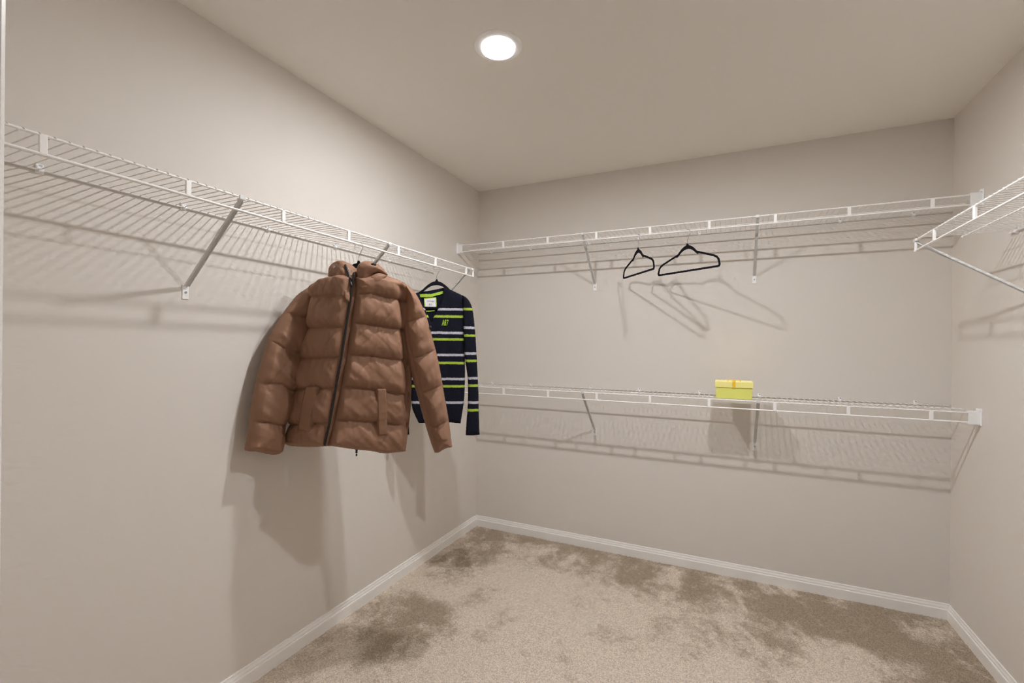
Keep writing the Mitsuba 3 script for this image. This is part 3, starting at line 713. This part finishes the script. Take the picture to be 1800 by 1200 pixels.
def stripes(first, rows, width):
    def fn(p, n, uv):
        w = 0.0022 * (noise(uv.x * 220, uv.y * 40, 2.0) - 0.5)
        c = mi.Color3f(NAVY) * (0.7 + 0.6 * noise(uv.x * 500, uv.y * 500))
        for i, r in enumerate(rows):
            on = 1 - smoothstep(width * 0.42, width * 0.6, dr.abs(uv.y + w - r))
            c = mix(c, mi.Color3f((PALE, LIME)[(i + first) % 2]) * (0.75 + 0.5 * noise(uv.x * 420, uv.y * 420, 4.0)), on)
        return c
    return proc(fn)


knit = lambda tex: {'type': 'twosided', 'bsdf': {'type': 'principled', 'base_color': tex, 'roughness': 0.92, 'sheen': 0.25, 'specular': 0.1}}
scene['striped_knit'] = knit(stripes(0, C['sw']['stripes'], 0.0125))
scene['striped_knit_sleeve'] = knit(stripes(1, C['swr']['stripes'], 0.0125))
scene['navy_knit'] = knit(rgb(NAVY))
scene['lime_tape'] = {'type': 'twosided', 'bsdf': {'type': 'principled', 'base_color': rgb((0.33, 0.50, 0.04)), 'roughness': 0.7}}
scene['label_white'] = {'type': 'twosided', 'bsdf': {'type': 'principled', 'base_color': rgb((0.72, 0.72, 0.74)), 'roughness': 0.6}}
scene['label_ink'] = {'type': 'twosided', 'bsdf': {'type': 'principled', 'base_color': rgb((0.10, 0.09, 0.14)), 'roughness': 0.7}}
sk = thing('sweater', 'navy v-neck sweater with white and lime stripes hanging behind the jacket', 'sweater')


def cloth(T, D, seed, amp):
    def f(q, d):
        i = np.clip(d / 0.02, 0, 1)
        return T * prof(d / D) + amp * (n2(q, 0.045, 0.5, seed) - 0.5) * i + 0.5 * amp * (n2(q, 0.03, 0.10, seed + 2, 0.4) - 0.5) * i
    return f


m, uv, sF = pillow(C['sw']['outline'], 'sw', cloth(0.016, 0.035, 81, 0.014), padded(-0.004, 0.03), smooth=True)
put('front', m, 'striped_knit', sk, smooth=True, uv=uv)
m, uv, sB = pillow(C['sw']['back'], 'swb', cloth(0.002, 0.02, 83, 0.002), padded(0.012, 0.03))
put('back', m, 'navy_knit', sk, smooth=True)
m, uv, _ = pillow(C['swr']['outline'], 'swr', cloth(0.020, 0.035, 85, 0.012), padded(0.020, 0.035))
put('sleeve', m, 'striped_knit_sleeve', sk, smooth=True, uv=uv)
so, sa, sb, sn = frame_of('sw')
lo = so - 0.165 * sa - 0.01 * sn
la = np.array([math.cos(0.25), math.sin(0.25), 0.0])
m, uv, _ = pillow([(-u, v) for u, v in C['swr']['outline']][::-1], (lo, la, np.array([0, 0, 1.0]), np.cross(la, [0, 0, 1.0])), cloth(0.020, 0.035, 87, 0.012), padded(0.020, 0.035))
put('sleeve', m, 'striped_knit_sleeve', sk, smooth=True, uv=uv)
put('neck_tape', flat(Polygon(C['sw']['tape']).buffer(0.0005), 'swb', 0.0055, 0.002, 0.0005), 'lime_tape', sk, label='lime neck tape')
lab = Polygon(C['sw']['label'])
lk = put('neck_label', flat(lab, 'swb', 0.0058, 0.0016, 0.0004), 'lime_tape', sk, label='white label with a lime edge and small dark lettering')
put('face', flat(lab.buffer(-0.0045), 'swb', 0.0066, 0.0012, 0.0003), 'label_white', lk)
bo, ba, bbv, bn = frame_of('swb')
cx, cy = lab.centroid.coords[0]
ink = []
for txt, hgt, dy in (('vintage', 0.0085, 0.009), ('XS', 0.0095, -0.009), ('87', 0.005, -0.021)):
    tm = meshkit.text_mesh(txt, hgt, 0.0006)
    tm.apply_translation((-tm.bounds[:, 0].mean(), 0, 0))
    tm.apply_transform(mat(ba, bbv, bn, bo + cx * ba + (cy + dy - 0.003) * bbv + 0.0072 * bn))
    ink.append(tm)
put('lettering', join(*ink), 'label_ink', lk)
put('inner_band', flat(LineString(C['sw']['lip']).buffer(0.003), 'swb', 0.006, 0.0016, 0.0004), 'lime_tape', sk)
tm = meshkit.text_mesh('A87', 0.030, 0.0014, bold=True)
sh = np.eye(4)
sh[0, 1] = 0.22
tm.apply_transform(sh)
ext = tm.bounds[1] - tm.bounds[0]
(u0, v0), (u1, v1) = C['sw']['logo']
tm.apply_translation(-tm.bounds[0])
tm.apply_scale(((u1 - u0) / ext[0], (v1 - v0) / ext[1], 1))
wl = float(np.nanmax(sF([(u0, v0), (u1, v1), ((u0 + u1) / 2, (v0 + v1) / 2), (u0, v1), (u1, v0)])))
tm.apply_transform(mat(sa, sb, sn, so + u0 * sa + v0 * sb + (wl + 0.0004) * sn))
put('chest_emblem', tm, 'lime_tape', sk, label='lime embroidered A87 on the chest')
hanger('black velvet hanger inside the striped sweater', (so[0], so[1], lipz(Z_LEFT)), sa, width=0.60)
